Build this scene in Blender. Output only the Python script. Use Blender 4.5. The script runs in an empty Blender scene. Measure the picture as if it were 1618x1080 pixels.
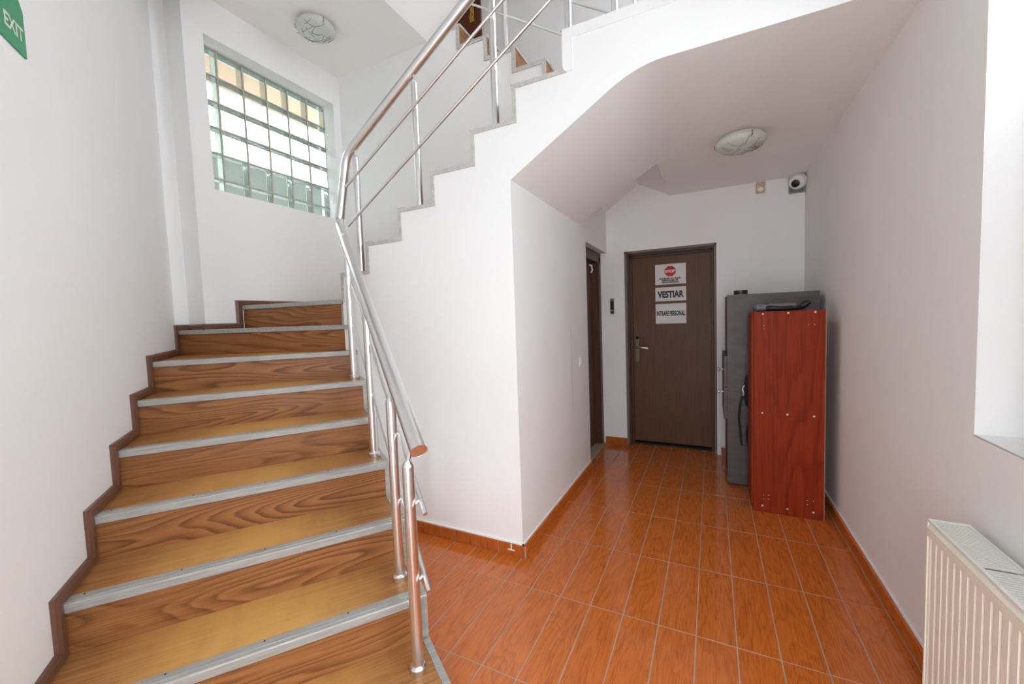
import bpy, math, random
from mathutils import Vector, Matrix
R = math.radians
random.seed(7)
S = bpy.context.scene
COL = S.collection
U = 0.155            # one floor-tile pitch in metres: every coordinate below is given in this unit

# ---------------------------------------------------------------- camera
cam = bpy.data.cameras.new('camera'); co = bpy.data.objects.new('camera', cam); COL.objects.link(co)
rt = Vector((0.89594295, 0.44277842, -0.03512112)); dn = Vector((-0.00500282, -0.06900679, -0.99760365)); fw = Vector((-0.44414096, 0.89397166, -0.05961101))
m = Matrix((rt, -dn, -fw)).transposed().to_4x4(); m.translation = Vector((0.99579169, -1.31257639, 1.39680174))
co.matrix_world = m
cam.sensor_width = 36; cam.lens = 635.858 / 1618 * 36; cam.clip_start = 0.02
S.camera = co
# ---------------------------------------------------------------- world, lights, exposure
S.view_settings.view_transform = 'Standard'; S.view_settings.look = 'None'; S.view_settings.gamma = 1
S.view_settings.use_curve_mapping = False
S.view_settings.exposure = 0.71
SKY = 6.3
w = bpy.data.worlds.new('overcast_sky'); S.world = w; w.use_nodes = True
bg = w.node_tree.nodes['Background']; bg.inputs[0].default_value = (0.90, 0.965, 1.04, 1); bg.inputs[1].default_value = SKY
S.cycles.max_bounces = 14; S.cycles.diffuse_bounces = 12; S.cycles.transparent_max_bounces = 24
S.cycles.sample_clamp_indirect = 12
try:
    S.cycles.use_denoising = True; S.cycles.denoiser = 'OPENIMAGEDENOISE'
except Exception: pass

def portal(name, c, sx, sy, direction):
    l = bpy.data.lights.new(name, 'AREA'); l.shape = 'RECTANGLE'; l.size = sx * U; l.size_y = sy * U
    l.cycles.is_portal = True
    o = bpy.data.objects.new(name, l); COL.objects.link(o); o.location = Vector(c) * U
    o.rotation_euler = Vector(direction).to_track_quat('-Z', 'Y').to_euler()
# window on the right, the glazed entrance behind the camera, the glass-block window, an added upper window
WR = dict(y0=-9.5, y1=2.76, z0=6.33, z1=18.0); WRP = -1.9  # unseen stretch lengthened to send more light to the left wall
portal('daylight_right_window', (13.2, (WR['y0'] + WRP) / 2, (WR['z0'] + WR['z1']) / 2), WRP - WR['y0'], WR['z1'] - WR['z0'], (-1, 0, 0))
portal('daylight_right_window_top', (13.2, 1.13, 16.1), 3.2, 3.8, (-1, 0, 0))
portal('daylight_entrance', (7.6, -13.6, 8.0), 4.6, 16.0, (0, 1, 0))
portal('daylight_block_window', (-17.2, 6.85, 19.4), 7.8, 8.0, (1, 0, 0))
portal('daylight_added_window', (11.9, 8.7, 26.5), 6.0, 10.0, (-1, 0, 0))  # portal of the unseen window added to light the stairwell

# ---------------------------------------------------------------- materials
def mat(name, col, rough=0.5, metal=0.0, spec=0.5):
    M = bpy.data.materials.new(name); M.use_nodes = True
    b = M.node_tree.nodes['Principled BSDF']
    b.inputs['Base Color'].default_value = (*col, 1); b.inputs['Roughness'].default_value = rough
    b.inputs['Metallic'].default_value = metal; b.inputs['Specular IOR Level'].default_value = spec
    return M
def nd(M, t, **kw):
    n = M.node_tree.nodes.new(t)
    for k, v in kw.items():
        if hasattr(n, k): setattr(n, k, v)
        else: n.inputs[k].default_value = v
    return n
def lk(M, a, b): M.node_tree.links.new(a, b)
def coords(M, scale, jitter=True):
    tc = nd(M, 'ShaderNodeTexCoord'); mp = nd(M, 'ShaderNodeMapping'); mp.inputs['Scale'].default_value = scale
    if jitter:
        oi = nd(M, 'ShaderNodeObjectInfo'); ml = nd(M, 'ShaderNodeMath', operation='MULTIPLY'); ml.inputs[1].default_value = 37.0
        lk(M, oi.outputs['Random'], ml.inputs[0])
        cb = nd(M, 'ShaderNodeCombineXYZ'); lk(M, ml.outputs[0], cb.inputs[0]); lk(M, ml.outputs[0], cb.inputs[1]); lk(M, ml.outputs[0], cb.inputs[2])
        ad = nd(M, 'ShaderNodeVectorMath', operation='ADD'); lk(M, tc.outputs['Object'], ad.inputs[0]); lk(M, cb.outputs[0], ad.inputs[1])
        lk(M, ad.outputs[0], mp.inputs['Vector'])
    else: lk(M, tc.outputs['Object'], mp.inputs['Vector'])
    return mp.outputs[0]
def ramp(M, fac, stops):
    r = nd(M, 'ShaderNodeValToRGB'); e = r.color_ramp.elements
    while len(e) < len(stops): e.new(0.5)
    for q, (p, c) in zip(e, stops): q.position = p; q.color = (*c, 1)
    lk(M, fac, r.inputs[0]); return r.outputs[0]
def bump(M, h, strength, dist=0.001):
    b = nd(M, 'ShaderNodeBump'); b.inputs['Strength'].default_value = strength; b.inputs['Distance'].default_value = dist
    lk(M, h, b.inputs['Height']); lk(M, b.outputs[0], M.node_tree.nodes['Principled BSDF'].inputs['Normal'])
def noise(M, vec, scale, detail=3, rough=0.5, dist=0.0):
    n = nd(M, 'ShaderNodeTexNoise'); n.inputs['Scale'].default_value = scale; n.inputs['Detail'].default_value = detail
    n.inputs['Roughness'].default_value = rough; n.inputs['Distortion'].default_value = dist
    lk(M, vec, n.inputs['Vector']); return n.outputs['Fac']
def mix(M, fac, a, b, mode='MIX'):
    x = nd(M, 'ShaderNodeMix', data_type='RGBA', blend_type=mode)
    for s, v in ((0, fac), (6, a), (7, b)):
        if hasattr(v, 'links'): lk(M, v, x.inputs[s])
        elif isinstance(v, (int, float)): x.inputs[s].default_value = v
        else: x.inputs[s].default_value = (*v, 1)
    return x.outputs[2]
def base(M): return M.node_tree.nodes['Principled BSDF'].inputs['Base Color']

def wood(name, scale, dark, mid, light, rough=0.42, rings=9.0, bump_s=0.12, jitter=True, contrast=0.75, spec=0.35, pore=60):
    """scale = object-space scale per axis; the axis with the small factor is the grain direction.
    growth rings are the contour lines of a smooth stretched noise field, pores a second, finer one"""
    M = mat(name, mid, rough, spec=spec)
    v = coords(M, scale, jitter)
    n0 = noise(M, v, 1.0, 1.0, 0.4, 0.25)
    wob = noise(M, coords(M, tuple(q * 7 for q in scale), jitter), 1.0, 2, 0.6)
    mu = nd(M, 'ShaderNodeMath', operation='MULTIPLY'); lk(M, n0, mu.inputs[0]); mu.inputs[1].default_value = rings
    ma = nd(M, 'ShaderNodeMath', operation='MULTIPLY_ADD'); lk(M, wob, ma.inputs[0]); ma.inputs[1].default_value = 0.55; lk(M, mu.outputs[0], ma.inputs[2])
    fr = nd(M, 'ShaderNodeMath', operation='FRACT'); lk(M, ma.outputs[0], fr.inputs[0])
    ringc = ramp(M, fr.outputs[0], [(0.0, light), (0.5, mid), (0.84, dark), (0.93, mid), (1.0, light)])
    sc = tuple(q * pore if q > min(scale) * 1.5 else q * 5 for q in scale)
    f = noise(M, coords(M, sc, jitter), 1.0, 3, 0.6)
    fc = ramp(M, f, [(0.32, tuple(q * 0.55 for q in mid)), (0.5, mid), (0.72, light)])
    area = noise(M, coords(M, tuple(q * 0.9 for q in scale), jitter), 1.3, 2, 0.5)
    ar = ramp(M, area, [(0.35, (0.35,) * 3), (0.65, (1, 1, 1))])
    cm = nd(M, 'ShaderNodeMath', operation='MULTIPLY'); lk(M, ar, cm.inputs[0]); cm.inputs[1].default_value = contrast
    c = mix(M, cm.outputs[0], fc, ringc)
    lk(M, c, base(M)); bump(M, f, bump_s, 0.0005)
    return M, c

def paint(name, col, rough=0.75, b=0.25):
    M = mat(name, col, rough, spec=0.25)
    v = coords(M, (1, 1, 1), False)
    n = noise(M, v, 2.2, 4, 0.6); lk(M, ramp(M, n, [(0.3, tuple(c * 0.975 for c in col)), (0.7, col)]), base(M))
    bump(M, noise(M, v, 160, 3, 0.6), b, 0.0006)
    return M
M_WALL = paint('white_wall_paint', (0.89, 0.89, 0.885))
M_CEIL = paint('white_ceiling_paint', (0.92, 0.912, 0.905))
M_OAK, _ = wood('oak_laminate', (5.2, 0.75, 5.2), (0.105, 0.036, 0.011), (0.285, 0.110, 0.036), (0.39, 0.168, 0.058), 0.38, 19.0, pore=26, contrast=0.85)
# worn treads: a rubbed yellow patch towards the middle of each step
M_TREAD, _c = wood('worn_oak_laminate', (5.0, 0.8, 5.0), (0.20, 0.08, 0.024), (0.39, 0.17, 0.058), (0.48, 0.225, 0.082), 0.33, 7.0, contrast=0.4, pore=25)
def _wear():
    M = M_TREAD; tc = nd(M, 'ShaderNodeTexCoord'); sp = nd(M, 'ShaderNodeSeparateXYZ'); lk(M, tc.outputs['Object'], sp.inputs[0])
    nn = noise(M, coords(M, (1.2, 4, 4), True), 1.4, 4, 0.6)
    a = nd(M, 'ShaderNodeMath', operation='ADD'); a.inputs[1].default_value = 0.33 * U; lk(M, sp.outputs['Y'], a.inputs[0])
    b_ = nd(M, 'ShaderNodeMath', operation='ABSOLUTE'); lk(M, a.outputs[0], b_.inputs[0])
    c_ = nd(M, 'ShaderNodeMath', operation='MULTIPLY_ADD'); lk(M, nn, c_.inputs[0]); c_.inputs[1].default_value = 0.55; lk(M, b_.outputs[0], c_.inputs[2])
    r = ramp(M, c_.outputs[0], [(0.36, (1, 1, 1)), (0.74, (0, 0, 0))])
    g = nd(M, 'ShaderNodeMath', operation='MULTIPLY'); lk(M, r, g.inputs[0]); g.inputs[1].default_value = 0.78
    lk(M, mix(M, g.outputs[0], _c, (0.72, 0.40, 0.115)), base(M))
_wear()
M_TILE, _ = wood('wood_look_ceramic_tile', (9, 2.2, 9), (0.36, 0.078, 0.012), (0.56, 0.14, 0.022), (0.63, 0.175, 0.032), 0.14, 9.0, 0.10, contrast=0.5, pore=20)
M_TILE.node_tree.nodes['Principled BSDF'].inputs['Specular IOR Level'].default_value = 0.6
M_GROUT = mat('floor_grout', (0.42, 0.32, 0.235), 0.9)
M_SKIRTGROUT = mat('skirting_grout', (0.55, 0.42, 0.33), 0.9)
M_STEEL = mat('brushed_stainless_steel', (0.80, 0.80, 0.80), 0.29, 1.0)
bump(M_STEEL, noise(M_STEEL, coords(M_STEEL, (60, 60, 4), False), 8, 2), 0.05, 0.0003)
def greytrim():
    M = mat('worn_grey_edge_trim', (0.44, 0.43, 0.405), 0.42, 0.15)
    n = noise(M, coords(M, (30, 2, 30), True), 3, 5, 0.7)
    lk(M, ramp(M, n, [(0.3, (0.30, 0.29, 0.27)), (0.62, (0.43, 0.42, 0.395))]), base(M)); return M
M_EDGE = greytrim()
def oldpaint():
    M = mat('grey_paint_on_edge', (0.46, 0.44, 0.41), 0.55)
    n = noise(M, coords(M, (8, 8, 8), True), 4, 5, 0.7)
    lk(M, ramp(M, n, [(0.35, (0.44, 0.425, 0.40)), (0.66, (0.62, 0.61, 0.585))]), base(M)); return M
M_EDGE2 = oldpaint()
def browntrim():
    M = mat('brown_painted_moulding', (0.085, 0.036, 0.022), 0.35)
    n = noise(M, coords(M, (9, 9, 9), True), 8, 5, 0.75)
    lk(M, ramp(M, n, [(0.0, (0.085, 0.036, 0.024)), (0.62, (0.165, 0.072, 0.046)), (0.69, (0.18, 0.085, 0.058)), (0.74, (0.5, 0.42, 0.37))]), base(M)); return M
M_BROWN = browntrim()
M_DOOR, _ = wood('dark_brown_door_veneer', (12, 12, 0.6), (0.098, 0.044, 0.022), (0.122, 0.057, 0.029), (0.145, 0.07, 0.038), 0.42, 3.0, 0.05, False, contrast=0.3, spec=0.25, pore=25)
M_FRAME, _ = wood('dark_brown_frame', (12, 12, 0.6), (0.06, 0.028, 0.015), (0.085, 0.042, 0.024), (0.105, 0.054, 0.032), 0.4, 3.0, 0.05, False, contrast=0.3, spec=0.25, pore=25)
M_FRAMEL = mat('scuffed_frame_edge', (0.17, 0.13, 0.115), 0.5)
M_CHERRY, _ = wood('cherry_laminate', (4.0, 4.0, 0.55), (0.17, 0.016, 0.004), (0.265, 0.030, 0.007), (0.30, 0.039, 0.010), 0.45, 12.0, 0.02, False, contrast=0.6, spec=0.12, pore=25)
def grey_lam():
    M = mat('dark_grey_laminate', (0.09, 0.075, 0.07), 0.45)
    n = noise(M, coords(M, (1.2, 1.2, 5), False), 3.0, 6, 0.7)
    lk(M, ramp(M, n, [(0.35, (0.062, 0.047, 0.043)), (0.7, (0.108, 0.087, 0.080))]), base(M)); return M
M_GREYL = grey_lam()
M_CREAM = mat('cream_enamel', (0.84, 0.80, 0.70), 0.4, spec=0.3)
M_WHITEMET = mat('white_enamel', (0.78, 0.77, 0.73), 0.35)
M_BLACK = mat('black_plastic', (0.008, 0.008, 0.009), 0.4)
M_FABRIC = mat('black_fabric', (0.010, 0.010, 0.011), 0.85)
M_GREYP = mat('grey_plastic', (0.22, 0.22, 0.23), 0.35)
M_WPLAST = mat('white_plastic', (0.84, 0.84, 0.83), 0.4)
M_YPLAST = mat('yellowed_plastic', (0.55, 0.44, 0.29), 0.45)
M_PAPER = mat('white_paper', (0.72, 0.71, 0.70), 0.6)
M_INK = mat('black_ink', (0.02, 0.02, 0.022), 0.6)
M_RED = mat('red_ink', (0.52, 0.02, 0.025), 0.6)
M_GREEN = mat('green_sign_film', (0.03, 0.30, 0.13), 0.45)
M_SIGNW = mat('white_sign_film', (0.75, 0.78, 0.74), 0.45)
M_BRASS = mat('brass', (0.75, 0.5, 0.12), 0.25, 1.0)
M_MORTAR = mat('window_mortar', (0.50, 0.46, 0.40), 0.9)
M_STONE = mat('beige_threshold_stone', (0.42, 0.34, 0.24), 0.5)
M_DARK = mat('dark_gap', (0.015, 0.012, 0.01), 0.8)  # near-black for shade painted into gaps, also for screw heads
M_UPDOOR, _ = wood('red_brown_door_veneer', (12, 12, .6), (0.09, 0.02, 0.009), (0.13, 0.032, 0.015), (0.16, 0.042, 0.02), 0.35, 3.0, 0.04, False, spec=0.25, pore=25)
M_OUT = mat('neighbour_render', (0.043, 0.052, 0.044), 0.9)
M_EAVE = mat('orange_brown_eave_boards', (0.72, 0.47, 0.31), 0.8)
M_SKYBLOCK = mat('sky_blocker_grey', (0.45, 0.44, 0.42), 0.9)
M_GROUND = mat('outdoor_paving', (0.7, 0.7, 0.69), 0.9)
def glassmat(name, tint, gloss=0.08, b=0.0, frost=0.0, bs=40, tintg=(0.9, 0.9, 0.9)):
    M = bpy.data.materials.new(name); M.use_nodes = True; nt = M.node_tree
    for n in list(nt.nodes):
        if n.type == 'BSDF_PRINCIPLED': nt.nodes.remove(n)
    out = [n for n in nt.nodes if n.type == 'OUTPUT_MATERIAL'][0]
    tr = nd(M, 'ShaderNodeBsdfTransparent'); tr.inputs[0].default_value = (*tint, 1)
    gl = nd(M, 'ShaderNodeBsdfGlossy'); gl.inputs['Roughness'].default_value = 0.08; gl.inputs['Color'].default_value = (*tintg, 1)
    mx = nd(M, 'ShaderNodeMixShader'); mx.inputs[0].default_value = gloss
    src = tr.outputs[0]
    if frost:
        df = nd(M, 'ShaderNodeBsdfDiffuse'); df.inputs[0].default_value = (*[min(1, t) for t in tint], 1)
        mf = nd(M, 'ShaderNodeMixShader'); lk(M, tr.outputs[0], mf.inputs[1]); lk(M, df.outputs[0], mf.inputs[2])
        n = noise(M, coords(M, (1, 1, 1), True), bs, 2, 0.5, 1.2)
        r = ramp(M, n, [(0.40, (frost * 0.3,) * 3), (0.50, (min(1, frost * 1.9),) * 3), (0.60, (frost * 0.6,) * 3)])
        lk(M, r, mf.inputs[0]); src = mf.outputs[0]
    lk(M, src, mx.inputs[1]); lk(M, gl.outputs[0], mx.inputs[2])
    if b:
        bn = nd(M, 'ShaderNodeBump'); bn.inputs['Strength'].default_value = b; bn.inputs['Distance'].default_value = 0.003
        lk(M, noise(M, coords(M, (1, 1, 1), True), 30, 2), bn.inputs['Height']); lk(M, bn.outputs[0], gl.inputs['Normal'])
    lk(M, mx.outputs[0], out.inputs[0]); return M
M_GLASS = glassmat('window_glass', (0.95, 0.97, 0.96), 0.05)
M_BLOCKPANE = glassmat('glass_block_face', (0.93, 0.95, 0.935), 0.05, 0.6, 0.05)
M_BLOCKWALL = glassmat('glass_block_side', (0.66, 0.72, 0.68), 0.65, 0.5, 0.05, tintg=(0.70, 0.76, 0.72))
M_LAMP = mat('frosted_lamp_glass', (0.60, 0.64, 0.59), 0.25)
M_LAMPB = mat('lamp_base_enamel', (0.68, 0.64, 0.58), 0.4)
M_CHROME = mat('chrome', (0.5, 0.49, 0.48), 0.15, 1.0)
M_LINE = mat('dark_lamp_pattern', (0.16, 0.17, 0.16), 0.5)

# ---------------------------------------------------------------- mesh helpers (all input in tile units)
class MB:
    def __init__(s): s.v = []; s.f = []; s.sm = []
    def add(s, vs, fs, smooth=False):
        k = len(s.v); s.v += [Vector(v) for v in vs]
        for f in fs: s.f.append([i + k for i in f]); s.sm.append(smooth)
        return s
    def box(s, x0, x1, y0, y1, z0, z1):
        vs = [(x, y, z) for z in (z0, z1) for y in (y0, y1) for x in (x0, x1)]
        return s.add(vs, [(0, 2, 3, 1), (4, 5, 7, 6), (0, 1, 5, 4), (2, 6, 7, 3), (0, 4, 6, 2), (1, 3, 7, 5)])
    def hexa(s, lo, hi):   # two loops of n points, lo -> hi
        n = len(lo)
        return s.add(list(lo) + list(hi), [tuple(range(n))[::-1], tuple(range(n, 2 * n))] + [(i, (i + 1) % n, n + (i + 1) % n, n + i) for i in range(n)])
    def prism(s, poly, axis, a, b):
        f = {'x': lambda p, t: (t, p[0], p[1]), 'y': lambda p, t: (p[0], t, p[1]), 'z': lambda p, t: (p[0], p[1], t)}[axis]
        return s.hexa([f(p, a) for p in poly], [f(p, b) for p in poly])
    def tube(s, a, b, r, r2=None, seg=20, caps=True):
        a = Vector(a); b = Vector(b); r2 = r if r2 is None else r2; d = (b - a).normalized()
        x = d.cross(Vector((0, 0, 1)) if abs(d.z) < 0.9 else Vector((1, 0, 0))).normalized(); y = d.cross(x)
        ring = lambda c, q: [c + (x * math.cos(2 * math.pi * i / seg) + y * math.sin(2 * math.pi * i / seg)) * q for i in range(seg)]
        A = ring(a, r); B = ring(b, r2)
        s.add(A + B, [(i, seg + i, seg + (i + 1) % seg, (i + 1) % seg) for i in range(seg)], True)
        if caps: s.add(A, [tuple(range(seg))]); s.add(B, [tuple(range(seg))[::-1]])
        return s
    def path(s, pts, r, seg=16, caps=True):
        pts = [Vector(p) for p in pts]; rings = []; up = Vector((0.13, 0.2, 1)).normalized()
        for i, p in enumerate(pts):
            d = ((pts[i] - pts[i - 1]).normalized() if i else Vector()) + ((pts[i + 1] - pts[i]).normalized() if i < len(pts) - 1 else Vector()); d.normalize()
            x = d.cross(up).normalized(); y = d.cross(x); up = y.cross(d) * -1 if False else up
            rr = r[i] if isinstance(r, (list, tuple)) else r
            rings.append([p + (x * math.cos(2 * math.pi * k / seg) + y * math.sin(2 * math.pi * k / seg)) * rr for k in range(seg)])
        vs = [q for g in rings for q in g]
        s.add(vs, [(i * seg + k, (i + 1) * seg + k, (i + 1) * seg + (k + 1) % seg, i * seg + (k + 1) % seg) for i in range(len(pts) - 1) for k in range(seg)], True)
        if caps: s.add(rings[0], [tuple(range(seg))]); s.add(rings[-1], [tuple(range(seg))[::-1]])
        return s
    def lathe(s, c, prof, axis=(0, 0, 1), seg=32):
        c = Vector(c); d = Vector(axis).normalized()
        x = d.cross(Vector((0, 0, 1)) if abs(d.z) < 0.9 else Vector((1, 0, 0))).normalized(); y = d.cross(x)
        vs = []
        for r, h in prof:
            vs += [c + d * h + (x * math.cos(2 * math.pi * i / seg) + y * math.sin(2 * math.pi * i / seg)) * r for i in range(seg)]
        fs = [(k * seg + i, (k + 1) * seg + i, (k + 1) * seg + (i + 1) % seg, k * seg + (i + 1) % seg) for k in range(len(prof) - 1) for i in range(seg)]
        return s.add(vs, fs, True)
    def ell(s, c, rx, ry, rz, seg=16, rings=10):
        c = Vector(c); vs = []; fs = []
        for j in range(rings + 1):
            t = math.pi * j / rings
            for i in range(seg):
                p = 2 * math.pi * i / seg; vs.append(c + Vector((rx * math.sin(t) * math.cos(p), ry * math.sin(t) * math.sin(p), rz * math.cos(t))))
        for j in range(rings):
            for i in range(seg): fs.append((j * seg + i, (j + 1) * seg + i, (j + 1) * seg + (i + 1) % seg, j * seg + (i + 1) % seg))
        return s.add(vs, fs, True)

def root_xf(parent):
    while parent and parent.parent: parent = parent.parent
    return (parent.location.copy(), parent.rotation_euler.z) if parent else (Vector(), 0.0)
def build(name, mb, material, parent=None, loc=None, bevel=0.0, rotz=0.0, frame=None):
    # frame: world angle of the part's own axes, so that its grain runs along the board
    if parent:
        L, rz = root_xf(parent); prz = rz
        if frame is not None: rz = frame
    else: L, rz = (Vector(loc) * U if loc else Vector()), rotz
    Ri = Matrix.Rotation(-rz, 3, 'Z')
    me = bpy.data.meshes.new(name)
    me.from_pydata([Ri @ (v * U - L) for v in mb.v], [], mb.f)
    me.polygons.foreach_set('use_smooth', mb.sm)
    me.update()
    import bmesh
    bm = bmesh.new(); bm.from_mesh(me); bmesh.ops.remove_doubles(bm, verts=bm.verts, dist=1e-7) if not any(mb.sm) else None
    bmesh.ops.recalc_face_normals(bm, faces=bm.faces); bm.to_mesh(me); bm.free()
    if any(mb.sm): me.set_sharp_from_angle(angle=R(35))
    me.materials.append(material)
    o = bpy.data.objects.new(name, me); COL.objects.link(o)
    if parent:
        o.parent = parent
        if frame is not None: o.rotation_euler.z = frame - prz
    else: o.location = L; o.rotation_euler.z = rz
    if bevel:
        b = o.modifiers.new('edge', 'BEVEL'); b.width = bevel; b.segments = 2; b.limit_method = 'ANGLE'; b.angle_limit = R(40)
    return o
def thing(name, label, cat, loc, rotz=0.0, group=None):
    o = bpy.data.objects.new(name, None); COL.objects.link(o); o.empty_display_size = 0.05
    o.location = Vector(loc) * U; o.rotation_euler.z = rotz
    o['label'] = label; o['category'] = cat
    if group: o['group'] = group
    return o
def tag(o, label, cat, group=None, kind=None):
    o['label'] = label; o['category'] = cat
    if group: o['group'] = group
    if kind: o['kind'] = kind
    return o
def struct(name, mb, material, label=None, bevel=0.0):
    o = build(name, mb, material, bevel=bevel); o['kind'] = 'structure'
    if label: o['label'] = label; o['category'] = name.split('_')[0]
    return o
def text(name, body, material, parent, pos, xdir, height, width=None, bold=0.0, up=(0, 0, 1)):
    """flat lettering, centred on pos, reading along xdir"""
    c = bpy.data.curves.new(name, 'FONT'); c.body = body; c.align_x = 'CENTER'; c.align_y = 'CENTER'; c.size = 1.0
    c.extrude = 0.0; c.offset = bold; c.resolution_u = 3
    o = bpy.data.objects.new(name, c); COL.objects.link(o)
    bpy.context.view_layer.update()
    dg = bpy.context.evaluated_depsgraph_get(); me = bpy.data.meshes.new_from_object(o.evaluated_get(dg))
    bpy.data.objects.remove(o)
    xs = [v.co.x for v in me.vertices]; ys = [v.co.y for v in me.vertices]
    cx, cy = (min(xs) + max(xs)) / 2, (min(ys) + max(ys)) / 2
    sy = height / (max(ys) - min(ys)); sx = width / (max(xs) - min(xs)) if width else sy
    X = Vector(xdir).normalized(); Z = Vector(up)
    L, rz = root_xf(parent); Ri = Matrix.Rotation(-rz, 3, 'Z')
    for v in me.vertices:
        v.co = Ri @ ((Vector(pos) + X * (v.co.x - cx) * sx + Z * (v.co.y - cy) * sy) * U - L)
    me.materials.clear(); me.materials.append(material)
    o = bpy.data.objects.new(name, me); COL.objects.link(o); o.parent = parent
    return o

# ================================================================ ROOM SHELL
WX = -15.4      # window wall
TH = math.atan(-0.687); LWn = -8.065
ud = Vector((math.cos(TH), math.sin(TH), 0)); nn_ = Vector((-ud.y, ud.x, 0))
def SN(s, n, z=0.0): return ud * s + nn_ * n + Vector((0, 0, z))
LC = (-16.82, 1.77)       # far end of the slanted left wall
TOP = 33.0
ext = lambda x: -0.687 * x - 9.786
# slanted left wall
p0 = (6.0, ext(6.0)); t = nn_ * -1.6
struct('wall_left', MB().hexa([(LC[0], LC[1], -0.3), (p0[0], p0[1], -0.3), (p0[0] + t.x, p0[1] + t.y, -0.3), (LC[0] + t.x - 1.2, LC[1] + t.y + 1, -0.3)],
    [(LC[0], LC[1], TOP), (p0[0], p0[1], TOP), (p0[0] + t.x, p0[1] + t.y, TOP), (LC[0] + t.x - 1.2, LC[1] + t.y + 1, TOP)]), M_WALL)
# pilaster step between slanted wall and window wall
struct('wall_corner', MB().box(-18.6, LC[0] - 0.03, 1.2, 2.38, 0, 25.4), M_WALL)
# wall with the glass-block window
wy0, wy1, wz0, wz1 = 3.26, 10.71, 15.83, 23.18
mb = MB().box(-18.6, WX, 2.38, wy0, 0, 25.4).box(-17.0, WX, wy1, 11.9, 0, 25.4).box(-17.0, WX, wy0, wy1, 0, wz0).box(-17.0, WX, wy0, wy1, wz1, 25.4)
struct('wall_window_side', mb, M_WALL)
# far wall of the stairwell, top edge stepped under the third flight
st3 = [(-7.65, 25.25), (-5.95, 24.12), (-4.25, 23.0), (-2.6, 21.9), (-0.93, 20.77), (0.75, 19.6), (2.45, 18.33)]
poly = [(WX - 1, 0), (11.1, 0), (11.1, 18.33)]
poly += [(2.45, 18.33)]
for (x, z), (xp, zp) in zip(reversed(st3[:-1]), reversed(st3[1:])):
    poly += [(xp, z), (x, z)]
poly += [(-9.4, 25.25), (-9.4, 26.4), (WX - 1, 26.4)]
# keep it only behind the corridor-free part
poly = [p for p in poly]
polyL = [(WX - 1, 0), (-0.6, 0), (-0.6, 15.9)] + [(11.1, 18.33 - 1.0), (11.1, 18.33)] + poly[3:]
polyL = [(WX - 1, 0), (-0.6, 0), (-0.6, 16.9), (11.1, 16.9)] + poly[2:]
struct('wall_far', MB().prism(polyL, 'y', 11.24, 11.7), M_WALL)
# spandrel: stepped white wall that carries the upper flight, with the soffit and landing edge
steps2 = [(-8.75, 11.29), (-7.1, 12.5), (-5.2, 13.66), (-3.45, 14.83), (-1.55, 15.97), (0.2, 17.12), (2.08, 18.33)]
def soff(x):      # underside of the upper flight, eased into the flat landing
    sl = 0.598; x0, x1 = 3.55, 5.25; z0 = 13.93 + (x0 - 0.02) * sl
    if x <= x0: return 13.93 + (x - 0.02) * sl
    t_ = (x - x0) / (x1 - x0); return z0 + (x1 - x0) * sl * (t_ - t_ * t_ / 2)
sx = [0.02, 1.2, 2.4, 3.55, 3.8, 4.05, 4.3, 4.55, 4.8, 5.02, 5.25]
ZF = soff(5.25)
prof = [(-8.75, 0), (0.02, 0)] + [(x, soff(x)) for x in sx] + [(11.2, ZF), (11.2, 18.33)]
for i in range(len(steps2) - 1, -1, -1):
    x, z = steps2[i]; prof.append((x, z))
    prof.append((x, steps2[i - 1][1] if i else 0))
prof = prof[:-1]
sp = struct('wall_stair_side', MB().prism(prof, 'y', 4.75, 11.24), M_WALL)
def smooth_soffit(o):
    for p in o.data.polygons: p.use_smooth = True
    o.data.set_sharp_from_angle(angle=R(20))
smooth_soffit(sp)
low = [(-0.5, 13.6)] + [(x, soff(x)) for x in sx] + [(11.2, ZF), (11.2, 18.33), (-0.5, 18.33)]
print('ZF', ZF)
smooth_soffit(struct('ceiling_soffit', MB().prism(low, 'y', 11.24, 12.95), M_WALL))
gab = [(-0.9, 15.3), (0.02, 15.98), (2.2, 17.42), (4.05, 16.44), (4.3, 16.7), (4.3, 18.33), (-0.9, 18.33)]
struct('ceiling_corner', MB().prism(gab, 'y', 12.95, 20.2), M_CEIL)
c = MB().hexa([(4.04, 12.95, ZF), (11.2, 12.95, ZF), (11.2, 20.2, 16.37), (4.04, 20.2, 16.37)], [(4.04, 12.95, 18.3), (11.2, 12.95, 18.3), (11.2, 20.2, 18.3), (4.04, 20.2, 18.3)])
struct('ceiling', c, M_CEIL)
BY = 19.45
# corridor left wall with the side-door opening
DY0, DZ = 14.3, 13.2
mb = MB().box(-1.6, 0.02, 11.2, DY0, 0, 15.99).box(-1.6, 0.02, DY0, 19.46, DZ, 16.0)
mb.box(-3.0, -1.6, 11.8, BY, -0.4, 16)
struct('wall_corridor_left', mb, M_WALL)
# back wall with door opening
X0, X1 = 1.19, 6.72; BY = 19.45
mb = MB().box(-3.0, X0, BY, BY + 1.2, 0, 18).box(X1, 12.5, BY, BY + 1.2, 0, 18).box(X0, X1, BY, BY + 1.2, 13.16, 18).box(WX - 1, 12.5, BY, BY + 1.2, 18, TOP + 6).box(-3.0, 12.5, BY + 1.2, BY + 1.5, -0.5, 18)  # last slab is unseen, added to stop light leaking round the door
struct('wall_back', mb, M_WALL)
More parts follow.
